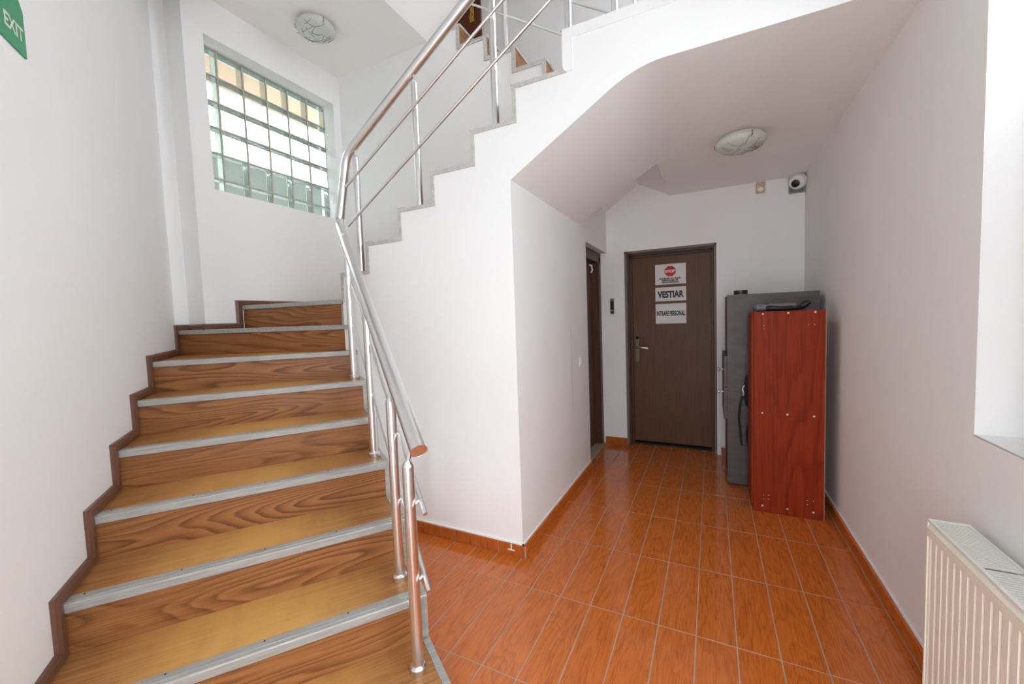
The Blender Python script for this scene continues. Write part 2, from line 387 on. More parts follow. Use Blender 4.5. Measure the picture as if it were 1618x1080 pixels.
# right wall with window
a, b_, c0, c1 = WR['y0'], WR['y1'], WR['z0'], WR['z1']
mb = MB().box(11.15, 13.4, b_, 20.6, 0, 18.3).box(11.15, 13.4, -14.6, a, 0, 18.3).box(11.15, 13.4, a, b_, 0, c0).box(11.15, 13.4, a, b_, c1, 18.3)
mb.box(11.15, 13.4, WRP, -0.5, 0, 18.3)  # unseen pier, added to keep window light off the far jamb
mb.box(11.15, 11.9, -14.6, 5.7, 18.3, TOP).box(11.15, 11.9, 11.7, 20.6, 18.3, TOP).box(11.15, 11.9, 5.7, 11.7, 18.3, 21.5).box(11.15, 11.9, 5.7, 11.7, 31.5, TOP)
struct('wall_right', mb, M_WALL)
# wall behind the camera with the glazed entrance
mb = MB().box(4.0, 5.3, -13.6, -12.6, 0, TOP).box(9.9, 11.15, -13.6, -12.6, 0, TOP).box(5.3, 9.9, -13.6, -12.6, 16.0, TOP)
struct('wall_front', mb, M_WALL)
# upper ceilings and the soffit of the flight above
struct('ceiling_stair', MB().box(WX - 1, -8.1, 1.0, 11.3, 25.0, 26.4).box(-18.6, -8.1, 1.0, 2.9, 25.0, 26.4), M_CEIL)
struct('ceiling_landing', MB().box(WX - 1, -9.4, 11.3, 20.0, 25.0, 26.4), M_CEIL)
struct('ceiling_slope', MB().prism([(-8.1, 25.0), (4.4, 33.0), (4.4, 34.4), (-8.1, 26.4)], 'y', 4.75, 11.24), M_CEIL)
struct('ceiling_top', MB().box(-18.6, 12.5, -14.6, 20.6, TOP + 5.5, TOP + 6).box(-18.6, 12.5, -14.6, 4.75, TOP, TOP + 0.5).box(11.15, 12.5, 4, 20.6, TOP, TOP + 6).box(-18.6, -16.4, 1.5, 20.6, 25.2, TOP + 6).box(-18.6, 12.0, 4.2, 4.75, TOP, TOP + 6), M_CEIL)
struct('wall_hall', MB().box(-18.6, -8.1, 0.9, 1.3, 26.4, TOP).box(-16.6, -16.0, 1, 20, 26.4, TOP + 6), M_WALL)

# ---------------------------------------------------------------- floor: screed + individual tiles
floor = struct('floor', MB().box(-16, 11.6, -14.6, 20.8, -0.6, -0.006), M_GROUT)
g = 0.016; PITCH = 3.263
def tilebox(x0, x1, y0, y1, z0=-0.05, z1=0.0): return MB().box(x0, x1, y0, y1, z0, z1)
cache = {}
def place(key, mb, loc, parent, material, name='tile', bev=0.0):
    if key not in cache:
        o = build(name, mb, material, loc=(0, 0, 0), bevel=bev); cache[key] = o
    else:
        o = cache[key].copy(); COL.objects.link(o)
    o.parent = parent; o.location = Vector(loc) * U
    return o
for r in range(-3, 6):
    for cx in range(-5, 12):
        x0, x1 = cx + g, cx + 1 - g; y0, y1 = r * PITCH + g, (r + 1) * PITCH - g
        if x1 > 11.05: x1 = 11.1
        if y0 < -12.5: continue
        if x0 < -4 and r < 1: continue
        if x0 < 0 and r >= 2: continue
        if x0 < 0 and r == 1: y1 = 4.66
        place(('t', round(x1 - x0, 3), round(y1 - y0, 3)), tilebox(0, x1 - x0, 0, y1 - y0), (x0, y0, 0), floor, M_TILE, bev=0.0005)
for cx in range(0, 12):
    x0, x1 = cx + g, min(cx + 1 - g, 11.1)
    place(('t', round(x1 - x0, 3), 'b'), tilebox(0, x1 - x0, 0, 0.62), (x0, 6 * PITCH + g - 0.0, 0), floor, M_TILE, bev=0.0005)
place(('side'), tilebox(0, 1.0, 0, 1.9), (-1.02, 14.35, 0), floor, M_TILE)
place(('side2'), tilebox(0, 1.0, 0, 3.1), (-1.02, 16.35, 0), floor, M_TILE)

# ---------------------------------------------------------------- tiled baseboards
SH = 0.46
def skirting(name, segs, vertical_axis):
    bbx = MB()
    parts = []
    for (x0, x1, y0, y1) in segs:
        if vertical_axis == 'x': parts.append(MB().box(x0 + g * .7, x1 - g * .7, y0, y1, 0.012, SH)); bbx.box(x0, x1, min(y0, y1) + 0.02, max(y0, y1), 0, SH - 0.01)
        else: parts.append(MB().box(x0, x1, y0 + g * .7, y1 - g * .7, 0.012, SH)); bbx.box(min(x0, x1) + (0.02 if name == 'baseboard_right' else 0), max(x0, x1) - (0.02 if name != 'baseboard_right' else 0), y0, y1, 0, SH - 0.01)
    root = struct(name, bbx, M_SKIRTGROUT)
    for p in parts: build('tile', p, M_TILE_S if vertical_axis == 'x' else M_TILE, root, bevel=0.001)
    return root
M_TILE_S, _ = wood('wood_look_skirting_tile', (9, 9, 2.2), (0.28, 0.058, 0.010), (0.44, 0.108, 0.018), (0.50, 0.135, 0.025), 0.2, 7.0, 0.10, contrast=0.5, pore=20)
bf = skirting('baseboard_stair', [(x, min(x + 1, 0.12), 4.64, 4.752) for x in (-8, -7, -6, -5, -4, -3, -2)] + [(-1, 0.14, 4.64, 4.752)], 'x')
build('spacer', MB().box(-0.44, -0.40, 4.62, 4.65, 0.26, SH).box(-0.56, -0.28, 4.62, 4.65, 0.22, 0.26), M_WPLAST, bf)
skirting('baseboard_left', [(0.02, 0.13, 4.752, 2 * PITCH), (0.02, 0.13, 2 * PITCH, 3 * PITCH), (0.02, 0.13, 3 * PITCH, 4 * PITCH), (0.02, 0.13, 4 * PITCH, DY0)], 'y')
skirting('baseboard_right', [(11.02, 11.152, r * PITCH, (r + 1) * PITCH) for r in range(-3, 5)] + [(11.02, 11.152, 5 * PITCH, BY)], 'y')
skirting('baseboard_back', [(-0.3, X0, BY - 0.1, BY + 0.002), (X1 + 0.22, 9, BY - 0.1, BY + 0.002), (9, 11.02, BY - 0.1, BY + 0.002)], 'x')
# white line of filler along the top of the skirtings
struct('trim_1', MB().box(-8.7, 0.06, 4.70, 4.76, SH, SH + 0.05).box(0.01, 0.06, 4.7, DY0, SH, SH + 0.05), M_WALL)
struct('trim_2', MB().box(11.1, 11.16, -12, BY, SH, SH + 0.06), M_WALL)

# ================================================================ STAIRS, lower flight
Z = {'i': 0.75, 'h': 1.92, 'g': 3.09, 'f': 4.26, 'e': 5.43, 'd': 6.6, 'c': 7.77, 'b': 8.94, 'a': 10.11}
RN = -0.6
def XYs(s, n): v = SN(s, n); return (v.x, v.y)
NL = {'i': XYs(1.85, LWn), 'h': XYs(-0.2, LWn), 'g': XYs(-2.13, LWn), 'f': XYs(-4.02, LWn), 'e': XYs(-6.0, LWn), 'd': XYs(-8.05, LWn), 'c': XYs(-10.17, LWn), 'b': (-16.8, 1.76), 'a': (WX, 4.1)}
NR = {'i': XYs(2.08, RN), 'h': XYs(0.13, RN), 'g': XYs(-1.82, RN), 'f': XYs(-3.7, RN), 'e': XYs(-5.55, RN), 'd': XYs(-7.45, RN), 'c': XYs(-9.3, RN), 'b': (-8.5, 4.74), 'a': (-8.78, 4.74)}
order = ['i', 'h', 'g', 'f', 'e', 'd', 'c', 'b', 'a']
stair = thing('staircase', 'oak laminate stairs with grey nosings winding up beside the left wall', 'staircase', tuple(SN(-4, -4)), TH)
body = MB()
def P3(p, z): return (p[0], p[1], z)
for k, key in enumerate(order):
    L_, R_ = Vector(NL[key]), Vector(NR[key]); zt = Z[key]; zb = Z[order[k - 1]] if k else 0.0
    e = (R_ - L_).normalized(); back = Vector((-e.y, e.x))      # up the flight
    if key == 'a': back = Vector((0, 1))
    off = back * 0.09
    if key == 'a': nxt = [Vector((-8.78, 11.24)), Vector((WX, 11.24))]
    else:
        nk = order[k + 1]; bo = Vector((-(Vector(NR[nk]) - Vector(NL[nk])).y, (Vector(NR[nk]) - Vector(NL[nk])).x)).normalized() * 0.12
        nxt = [Vector(NR[nk]) + bo, Vector(NL[nk]) + bo]
        if key == 'b': nxt = nxt + [Vector((WX, 2.38)), Vector((-16.8, 2.38))]
    lo = [L_ + off, R_ + off] + nxt
    # tread board
    nose = back * 0.30
    tl = [L_ + nose * .9, R_ + nose * .9] + nxt
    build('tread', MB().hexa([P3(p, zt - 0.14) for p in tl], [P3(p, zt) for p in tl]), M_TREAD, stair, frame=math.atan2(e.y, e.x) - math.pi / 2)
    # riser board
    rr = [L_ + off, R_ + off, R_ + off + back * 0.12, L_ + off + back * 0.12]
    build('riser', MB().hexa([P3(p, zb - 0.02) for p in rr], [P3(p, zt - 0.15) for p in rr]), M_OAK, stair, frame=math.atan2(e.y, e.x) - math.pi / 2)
    # nosing: flat strip with a ridge and a lip
    pr = [(0.34, 0.0), (0.34, 0.028), (0.12, 0.034), (0.115, 0.022), (0.085, 0.022), (0.08, 0.034), (0.0, 0.03), (-0.02, 0.0), (-0.02, -0.17), (0.0, -0.18), (0.03, -0.18), (0.03, -0.02)]
    A = [Vector((*(L_ + back * d), zt + h)) for d, h in pr]; B = [Vector((*(R_ + back * d), zt + h)) for d, h in pr]
    ns = build('nosing', MB().hexa(A, B), M_EDGE, stair)
    if key not in ('a', 'b', 'c', 'd'):
        ln = (R_ - L_).length; q = 0.35
        while q < ln:
            c3 = L_ + e * q + back * 0.27; build('screw', MB().tube((c3.x, c3.y, zt + 0.02), (c3.x, c3.y, zt + 0.038), 0.02, seg=8), M_DARK, ns); q += 1.75
    bl = [L_ + off * 1.5, R_ + off * 1.5] + nxt
    body.hexa([P3(p, 0.0) for p in bl], [P3(p, zt - 0.15) for p in bl])
    # grey angle trim down the open edge: on the riser face and along the tread
    R2 = R_ + off - back * 0.03
    if k:
        build('edge_trim', MB().hexa([P3(q_, zb) for q_ in (R2 - e * 0.14, R2 + e * 0.02, R2 + e * 0.02 + back * 0.1, R2 - e * 0.14 + back * 0.1)],
            [P3(q_, zt - 0.17) for q_ in (R2 - e * 0.14, R2 + e * 0.02, R2 + e * 0.02 + back * 0.1, R2 - e * 0.14 + back * 0.1)]), M_EDGE, stair)
    if key not in ('a', 'b', 'c'):
        n0 = R_ + back * 0.34; n1 = nxt[0] - back * 0.1
        build('edge_trim', MB().hexa([P3(q_, zt - 0.1) for q_ in (n0 - e * 0.15, n0 + e * 0.02, n1 + e * 0.02, n1 - e * 0.15)], [P3(q_, zt + 0.02) for q_ in (n0 - e * 0.15, n0 + e * 0.02, n1 + e * 0.02, n1 - e * 0.15)]), M_EDGE, stair)
build('stair_body', body, M_WALL, stair)
# brown moulding that follows the steps on the left wall
def mould(quad, depth, base_off=0.0):
    """quad: 4 wall points (inner a,b, outer b,a) as 3D; depth: vector off the wall"""
    d = Vector(depth); q = [Vector(p) for p in quad]
    mid = [(q[0] + (q[3] - q[0]) * f) for f in (0.25, 0.75)] + [(q[1] + (q[2] - q[1]) * f) for f in (0.25, 0.75)]
    A = [q[0], q[0] + d * 0.6, mid[0] + d, mid[1] + d, q[3] + d * 0.6, q[3]]
    B = [q[1], q[1] + d * 0.6, mid[2] + d, mid[3] + d, q[2] + d * 0.6, q[2]]
    return MB().hexa(A, B)
wv = 0.30
prof_s = []
SL = {'i': 1.85, 'h': -0.2, 'g': -2.13, 'f': -4.02, 'e': -6.0, 'd': -8.05, 'c': -10.17, 'b': -14.85}
seq = order[:-1]
for k, key in enumerate(seq):
    s = SL[key] - 0.02; zt = Z[key]; zb = Z[seq[k - 1]] if k else 0.0
    zbo = zb + wv if k else 0.3
    # vertical piece in front of the riser
    q = [SN(s, LWn, zb + 0.0), SN(s, LWn, zt), SN(s + wv, LWn, zt + wv), SN(s + wv, LWn, zb + wv)]
    build('moulding', mould(q, nn_ * 0.13), M_BROWN, stair)
    # horizontal piece above the tread
    sn = SL[seq[k + 1]] - 0.02 if k < len(seq) - 1 else None
    if sn is not None:
        q = [SN(s, LWn, zt), SN(sn, LWn, zt), SN(sn + wv, LWn, zt + wv), SN(s + wv, LWn, zt + wv)]
        build('moulding', mould(q, nn_ * 0.13), M_BROWN, stair)
zb_ = Z['b']; za = Z['a']
build('moulding', mould([(LC[0], 1.8, zb_), (LC[0], 2.38, zb_), (LC[0], 2.38, zb_ + wv), (LC[0], 1.8, zb_ + wv)], (0.13, 0, 0)), M_BROWN, stair)
build('moulding', mould([(LC[0], 2.38, zb_), (WX, 2.38, zb_), (WX, 2.38, zb_ + wv), (LC[0], 2.38, zb_ + wv)], (0, -0.13, 0)), M_BROWN, stair)
build('moulding', mould([(WX, 2.25, zb_), (WX, 4.1, zb_), (WX, 3.8, zb_ + wv), (WX, 2.25, zb_ + wv)], (0.13, 0, 0)), M_BROWN, stair)
build('moulding', mould([(WX, 4.1, zb_), (WX, 4.1, za), (WX, 3.8, za + wv), (WX, 3.8, zb_ + wv)], (0.13, 0, 0)), M_BROWN, stair)
build('moulding', mould([(WX, 4.1, za), (WX, 11.2, za), (WX, 11.2, za + wv), (WX, 3.8, za + wv)], (0.13, 0, 0)), M_BROWN, stair)

# ---------------------------------------------------------------- upper flight: boards on the stepped wall and grey edge trims
up = thing('upper_flight', 'upper stair flight with grey edge trims on the white stepped wall', 'staircase', (-3, 8, 14))
allx = steps2
def edge_band(parent, pts, y, wd, th, material):
    """band below/inside a stepped outline given as [(x,z)...] rising to +x"""
    for i, (x, z) in enumerate(pts[:-1]):
        xn, zn = pts[i + 1]
        zb = pts[i - 1][1] if i else z - 1.18
        # riser piece
        ma = [(x, zb - wd), (x + wd, zb - wd), (x + wd, z - wd), (x, z)]
        build('edge_trim', MB().prism([(x, zb), (x + wd, zb - wd), (x + wd, z - wd), (x, z)], 'y', y - th, y + 0.02), material, parent)
        build('edge_trim', MB().prism([(x, z), (x + wd, z - wd), (xn + wd, z - wd), (xn, z)], 'y', y - th, y + 0.02), material, parent)
edge_band(up, steps2, 4.75, 0.14, 0.05, M_EDGE2)
for i, (x, z) in enumerate(steps2):
    xn = steps2[i + 1][0] if i < len(steps2) - 1 else 3.6
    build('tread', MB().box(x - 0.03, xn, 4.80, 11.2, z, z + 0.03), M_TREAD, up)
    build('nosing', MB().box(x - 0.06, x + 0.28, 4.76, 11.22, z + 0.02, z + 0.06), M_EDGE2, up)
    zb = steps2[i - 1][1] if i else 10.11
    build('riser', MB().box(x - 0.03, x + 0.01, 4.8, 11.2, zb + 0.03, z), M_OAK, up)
# landing edge: faint white-painted strip
struct('trim_3', MB().prism([(2.08, 18.34), (2.42, 18.0), (11.1, 18.0), (11.1, 18.34)], 'y', 4.71, 4.76).prism([(2.08, 17.0), (2.42, 17.0), (2.42, 18.0), (2.08, 18.34)], 'y', 4.71, 4.76), M_WALL)

# ---------------------------------------------------------------- third flight (rises to the left behind the stairwell wall)
tf = thing('third_flight', 'highest stair flight seen behind the railings, rising left to a brown door', 'staircase', (-3, 15, 20))
for i, (x, z) in enumerate(st3[:-1]):
    xn, zn = st3[i + 1]
    # step occupies x .. xn at level z ; riser faces +x at xn
    build('tread', MB().box(x + 0.02, xn, 11.7, 19.4, z - 0.15, z), M_TREAD, tf)
    build('riser', MB().box(xn - 0.08, xn + 0.015, 11.27, 19.4, zn, z - 0.1), M_OAK, tf)
    build('nosing', MB().box(xn - 0.3, xn + 0.05, 11.25, 19.4, z, z + 0.03).box(xn, xn + 0.05, 11.25, 19.4, z - 0.12, z), M_EDGE2, tf)
    wd = 0.2
    build('edge_trim', MB().prism([(xn, zn), (xn - wd, zn - wd), (xn - wd, z - wd), (xn, z)], 'y', 11.19, 11.26), M_EDGE2, tf)
    build('edge_trim', MB().prism([(xn, z), (xn - wd, z - wd), (x - wd, z - wd), (x, z)], 'y', 11.19, 11.26), M_EDGE2, tf)
build('flight_body', MB().prism([(-9.3, 25.0), (-9.3, 25.1)] + [(x, z - 0.16) for a_, b2 in zip(st3[:-1], st3[1:]) for (x, z) in ((a_[0] + 0.02, a_[1]), (b2[0] - 0.09, a_[1]))] + [(2.3, 18.33), (1.6, 18.33)], 'y', 11.75, 19.4), M_WALL, tf)
build('landing', MB().box(WX, -7.7, 11.75, 19.4, 26.38, 26.44), M_TREAD, tf)
# door on the upper landing
ud_ = thing('door_upper', 'red-brown door with brass handle on the landing above', 'door', (-11, BY, 26.44))
build('leaf', MB().box(-14.2, -9.35, BY - 0.14, BY - 0.02, 26.44, 39), M_UPDOOR, ud_)
build('door_frame', MB().box(-9.35, -9.05, BY - 0.2, BY - 0.01, 26.44, 39), M_UPDOOR, ud_)
build('handle', MB().path([(-9.75, BY - 0.15, 33.1), (-9.75, BY - 0.42, 33.1), (-9.95, BY - 0.5, 33.05), (-10.6, BY - 0.5, 33.0)], 0.07, 10).box(-9.95, -9.6, BY - 0.18, BY - 0.12, 31.6, 34.0), M_BRASS, ud_)
build('key', MB().path([(-9.77, BY - 0.2, 32.2), (-9.77, BY - 0.35, 32.2), (-9.70, BY - 0.4, 31.9), (-9.85, BY - 0.4, 31.7), (-9.95, BY - 0.38, 31.95)], 0.05, 8), M_BRASS, ud_)

# ================================================================ RAILINGS
rail = thing('stair_railing', 'stainless steel stair railing with round handrail, posts and thin rods', 'railing', tuple(SN(1, -1.05, 0.75)))
def RZ(s): return 7.0 - 0.64 * s
HR = 0.195
def elbow(pts, seg=6, k=0.35):
    """round the inner corners of a polyline"""
    pts = [Vector(p) for p in pts]; out = [pts[0]]
    for i in range(1, len(pts) - 1):
        a_, b2, c_ = pts[i - 1], pts[i], pts[i + 1]
        d1 = (a_ - b2).normalized() * min(k, (a_ - b2).length * .45); d2 = (c_ - b2).normalized() * min(k, (c_ - b2).length * .45)
        for j in range(seg + 1):
            t_ = j / seg; out.append((b2 + d1) * (1 - t_) ** 2 + b2 * 2 * t_ * (1 - t_) + (b2 + d2) * t_ ** 2)
    out.append(pts[-1]); return out
h1 = [SN(1.36, -0.95, RZ(1.36)), SN(-10.3, -0.95, RZ(-10.3)), Vector((-8.25, 5.0, 16.55)), Vector((2.9, 5.0, 16.55 + 11.15 * 0.642))]
hp = elbow(h1, 6, 0.4)
build('handrail', MB().path(hp, HR, 28, caps=False), M_STEEL, rail)
e0 = h1[0]; ed = (h1[0] - h1[1]).normalized()
build('rail_end_cap', MB().tube(e0 - ed * 0.03, e0 - ed * 0.01, HR * 0.97, seg=28), M_STEEL, rail)
# collars at the welded joints
for cpt, dr in ((SN(-9.0, -0.95, RZ(-9.0)), ed), (Vector(h1[2]) + (h1[1] - h1[2]).normalized() * 0.45, (h1[2] - h1[1]).normalized()), (h1[1] + (h1[2] - h1[1]).normalized() * 0.35, (h1[2] - h1[1]).normalized())):
    build('collar', MB().tube(cpt - dr * 0.04, cpt + dr * 0.04, HR + 0.012, seg=24), M_STEEL, rail)
def post(parent, x, y, z0, z1, zr, r=0.135, collar=True, cy=None, rx=None, ry=None):
    p = build('post', MB().tube((x, y, z0), (x, y, z1 - 0.12), r, seg=20).tube((x, y, z1 - 0.12), (x, y, z1), r, r * 0.55, seg=20), M_STEEL, parent)
    tx, ty = (x if rx is None else rx), (y if ry is None else ry)
    build('rail_bracket', MB().tube((x, y, z1 - 0.05), (x + (tx - x) * .6, y + (ty - y) * .6, zr - HR + 0.03), 0.05, seg=10), M_STEEL, p)
    if collar: build('base_collar', MB().lathe((x, y, z0), [(0.0, 0.0), (r + 0.055, 0.0), (r + 0.06, 0.03), (r + 0.06, 0.15), (r + 0.02, 0.19), (r + 0.0, 0.19)], seg=20), M_STEEL, p)
    return p
PB = [(0.168, -1.47, 0.75, 5.80, 0.97), (-1.31, -0.355, 1.92, 6.6, -0.88), (-4.37, 1.91, 4.26, 9.3, -4.68), (-7.62, 4.13, 6.6, 11.75, -8.6)]
for x, y, z0, z1, s in PB:
    q = SN(s, -0.95); z1 = RZ(s) - 0.55
    post(rail, x, y, z0, z1, RZ(s), rx=q.x, ry=q.y)
# two rods running outside the lower posts
for dz0 in (4.87, 3.05):
    f_ = lambda s: dz0 + 0.62 * (0.97 - s)
    build('rod', MB().path([SN(1.32, -0.86, f_(1.32)), SN(-9.15, -0.80, f_(-9.15))], 0.055, 12), M_STEEL, rail)
    for x, y, z0, z1, s in PB:
        q = SN(s, -0.86, f_(s)); build('rod_bracket', MB().tube((x, y, q.z - 0.16), q, 0.045, seg=8), M_STEEL, rail)
# upper posts and rods
FR = lambda x: 16.55 + (x + 8.25) * 0.642
for x, zb in ((-7.72, 11.33), (-4.27, 13.7), (-0.62, 16.02)):
    post(rail, x, 5.02, zb, FR(x) - 0.42, FR(x), r=0.135, collar=False)
for z0 in (15.12, 13.4):
    g_ = lambda x: z0 + (x + 8.2) * 0.617
    build('rod', MB().path([(-8.2, 4.82, g_(-8.2)), (2.2, 4.82, g_(2.2))], 0.058, 12), M_STEEL, rail)
    for x in (-7.72, -4.27, -0.62): build('rod_bracket', MB().tube((x, 5.02, g_(x)), (x, 4.82, g_(x)), 0.045, seg=8), M_STEEL, rail)
post(rail, 2.22, 5.02, 18.3, 22.9, 23.3, r=0.12, collar=False)
# railing of the third flight and upper landing
r3 = thing('upper_railing', 'steel railing of the top flight crossing behind the main handrail', 'railing', (-3.1, 11.45, 23.0))
for x, zb in ((-3.18, 23.0), (-6.7, 25.25)): build('post', MB().tube((x, 11.45, zb), (x, 11.45, zb + 5.6), 0.125, seg=16), M_STEEL, r3)
T3 = lambda x, z: z - (x + 0.1) * 0.645
for z0 in (22.84, 24.55): build('rod', MB().path([(-7.0, 11.4, T3(-7.0, z0)), (2.35, 11.4, T3(2.35, z0))], 0.055, 10), M_STEEL, r3)
build('handrail', MB().path([(-7.0, 11.4, T3(-7, 26.3)), (2.45, 11.4, T3(2.45, 26.3))], 0.19, 16), M_STEEL, r3)
build('post', MB().tube((2.5, 11.4, 18.33), (2.5, 11.4, 25.0), 0.17, seg=16), M_STEEL, r3)
build('post', MB().tube((3.35, 11.4, 18.33), (3.35, 11.4, 24.4), 0.09, seg=16), M_STEEL, r3)

# ================================================================ GLASS-BLOCK WINDOW
win = struct('window_1', MB().box(-16.86, -16.30, 2.9, 2.99, 15.2, 23.2), M_MORTAR)
Bp = 1.29; GY1, GZ1 = 10.71, 23.13; gx0, gx1 = -16.84, -16.27
mo = MB()
for j in range(1, 6): mo.box(gx0 + 0.03, gx1 + 0.005, GY1 - j * Bp - 0.03, GY1 - j * Bp + 0.03, 15.3, GZ1)
for i in range(1, 6): mo.box(gx0 + 0.035, gx1 + 0.0, 2.99, GY1, GZ1 - i * Bp - 0.03, GZ1 - i * Bp + 0.03)
build('mortar', mo, M_MORTAR, win)
h_ = Bp / 2 - 0.032; tk = 0.03
blk = MB()
for (a0, a1, b0, b1) in ((-h_, -h_ + tk, -h_, h_), (h_ - tk, h_, -h_, h_), (-h_ + tk, h_ - tk, -h_, -h_ + tk), (-h_ + tk, h_ - tk, h_ - tk, h_)):
    blk.box(-0.15, 0.26, a0, a1, b0, b1)
blk2 = MB().box(0.235, 0.27, -h_ + tk, h_ - tk, -h_ + tk, h_ - tk).box(-0.16, -0.13, -h_ + tk, h_ - tk, -h_ + tk, h_ - tk)
def join_mb(a_, b2, ma, mb_, name):
    me = bpy.data.meshes.new(name); n = len(a_.v)
    me.from_pydata([v * U for v in a_.v + b2.v], [], a_.f + [[i + n for i in f] for f in b2.f])
    me.materials.append(ma); me.materials.append(mb_)
    me.polygons.foreach_set('material_index', [0] * len(a_.f) + [1] * len(b2.f)); me.update(); return me
bm_ = join_mb(blk, blk2, M_BLOCKWALL, M_BLOCKPANE, 'glass_block')
for i in range(6):
    for j in range(6):
        o = bpy.data.objects.new('glass_block', bm_); COL.objects.link(o); o.parent = win
        o.location = Vector(((gx0 + gx1) / 2, GY1 - (j + .5) * Bp, GZ1 - (i + .5) * Bp)) * U
# outside: eave above the window, neighbouring wall beyond, ground
tag(build('eave', MB().box(-21.3, -18.65, 0, 14, 24.3, 24.8).box(-21.4, -21.3, 0, 14, 24.2, 25.0), M_EAVE, loc=(-19, 7, 24.3)), 'orange-brown roof eave glimpsed through the top row of glass blocks', 'eave')
nb = tag(build('neighbour_building', MB().box(-46, -40, -20, 60, -3, 27.1), M_OUT, loc=(-43, 20, -3)), 'grey-green neighbouring building blurred behind the two lowest rows of glass blocks', 'building')
struct('ground', MB().box(-120, -18.6, -120, 120, -3.4, -3.0).box(13.4, 120, -120, 120, -3.4, -3.0).box(-18.6, 13.4, -120, -14.6, -3.4, -3.0), M_GROUND)

struct('added_bounce_slab', MB().box(-30, -18.65, -4, 18, 12.5, 13.0), mat('bounce_slab_grey', (0.3, 0.3, 0.3), 0.9))  # unseen slab, added to bounce sky light up to the stair ceiling
# right window: frame, panes, sill, and a blind panel added to dim the niche
w2 = struct('window_2', MB().box(12.95, 13.15, a, a + 0.5, c0, c1).box(12.95, 13.15, b_ - 0.4, b_, 14.3, c1).box(12.95, 13.15, -0.5, -0.1, 14.3, c1).box(12.95, 13.15, a, b_, c0, c0 + 0.5).box(12.95, 13.15, a, b_, c1 - 0.5, c1).box(12.95, 13.15, -5.6, -5.2, c0, c1).box(12.9, 13.35, -0.5, b_, c0, 14.3).box(12.95, 13.15, WRP - 0.4, WRP, c0, c1), M_WPLAST)
build('pane', MB().box(13.03, 13.07, a + 0.5, WRP - 0.4, c0 + 0.5, c1 - 0.5), M_GLASS, w2)
build('pane', MB().box(13.03, 13.07, -0.1, b_ - 0.4, 14.3, c1 - 0.5), M_GLASS, w2)
build('window_sill', MB().box(11.15, 12.95, a, b_, c0 - 0.01, c0 + 0.02), M_WPLAST, w2)
w4 = struct('added_fill_window', MB().box(11.4, 11.6, 5.7, 6.1, 21.5, 31.5).box(11.4, 11.6, 11.3, 11.7, 21.5, 31.5).box(11.4, 11.6, 6.1, 11.3, 21.5, 21.9).box(11.4, 11.6, 6.1, 11.3, 31.1, 31.5), M_WPLAST)  # unseen upper window, added to brighten the stairs and far wall
struct('added_sky_blocker', MB().box(24.0, 25.0, -16, 14, -3, 11), M_SKYBLOCK)  # unseen wall, added to cut the low sky at the right window
# entrance glazing behind the camera
d3 = struct('door_3', MB().box(5.3, 5.6, -13.2, -12.9, 0, 16).box(9.6, 9.9, -13.2, -12.9, 0, 16).box(5.3, 9.9, -13.2, -12.9, 13.4, 13.8).box(7.45, 7.75, -13.2, -12.9, 0, 13.4), M_WPLAST)

# ================================================================ DOORS
d1 = struct('door_1', MB().box(X0, X0 + 0.16, BY - 0.02, BY + 0.25, 0, 13.16).box(X1 - 0.12, X1, BY - 0.02, BY + 0.25, 0, 13.16).box(X0, X1, BY - 0.02, BY + 0.25, 13.02, 13.16), M_FRAMEL)
d1['label'] = 'dark brown back door carrying three white paper notices'; d1['category'] = 'door'
fr = MB()
for (u0, u1, y0_) in ((0.12, 0.30, 0.06), (0.20, 0.44, 0.34)):
    fr.box(X0 + u0, X0 + u1, BY + y0_, BY + 0.95, 0, 13.16 - u0).box(X1 - u1 + 0.14, X1 - u0 + 0.12, BY + y0_, BY + 0.95, 0, 13.16 - u0).box(X0 + u0, X1 - u0, BY + y0_, BY + 0.95, 13.16 - u1, 13.16 - u0)
build('door_frame', fr, M_FRAME, d1, bevel=0.002)
DLY = BY + 0.55
build('leaf', MB().box(X0 + 0.42, X1 - 0.26, DLY, DLY + 0.25, 0.24, 12.74), M_DOOR, d1, bevel=0.002)
build('threshold', MB().box(X0 + 0.2, X1 - 0.2, BY + 0.5, BY + 1.1, -0.03, 0.10), M_DARK, d1)  # near-black strip: shade of the gap under the leaf, painted in
ha = build('handle', MB().box(1.77, 2.0, DLY - 0.05, DLY, 5.75, 7.45).tube((1.885, DLY - 0.05, 7.38), (1.885, DLY, 7.38), 0.115, seg=14), mat('aged_bronze', (0.14, 0.12, 0.09), 0.35, 1.0), d1, bevel=0.002)
build('lever', MB().path([(1.88, DLY - 0.03, 6.72), (1.88, DLY - 0.3, 6.72), (1.98, DLY - 0.36, 6.72), (2.3, DLY - 0.36, 6.70), (2.6, DLY - 0.34, 6.66)], [0.06, 0.06, 0.065, 0.08, 0.05], 12), M_STEEL, ha)
# cable trunking and foot box right of the frame
tb = build('trunking', MB().box(X1 + 0.02, X1 + 0.2, BY - 0.14, BY, 0, 0.62), M_WPLAST, loc=(X1 + 0.1, BY, 0)); tag(tb, 'short white box at the foot of the back door frame, right side', 'trunking')
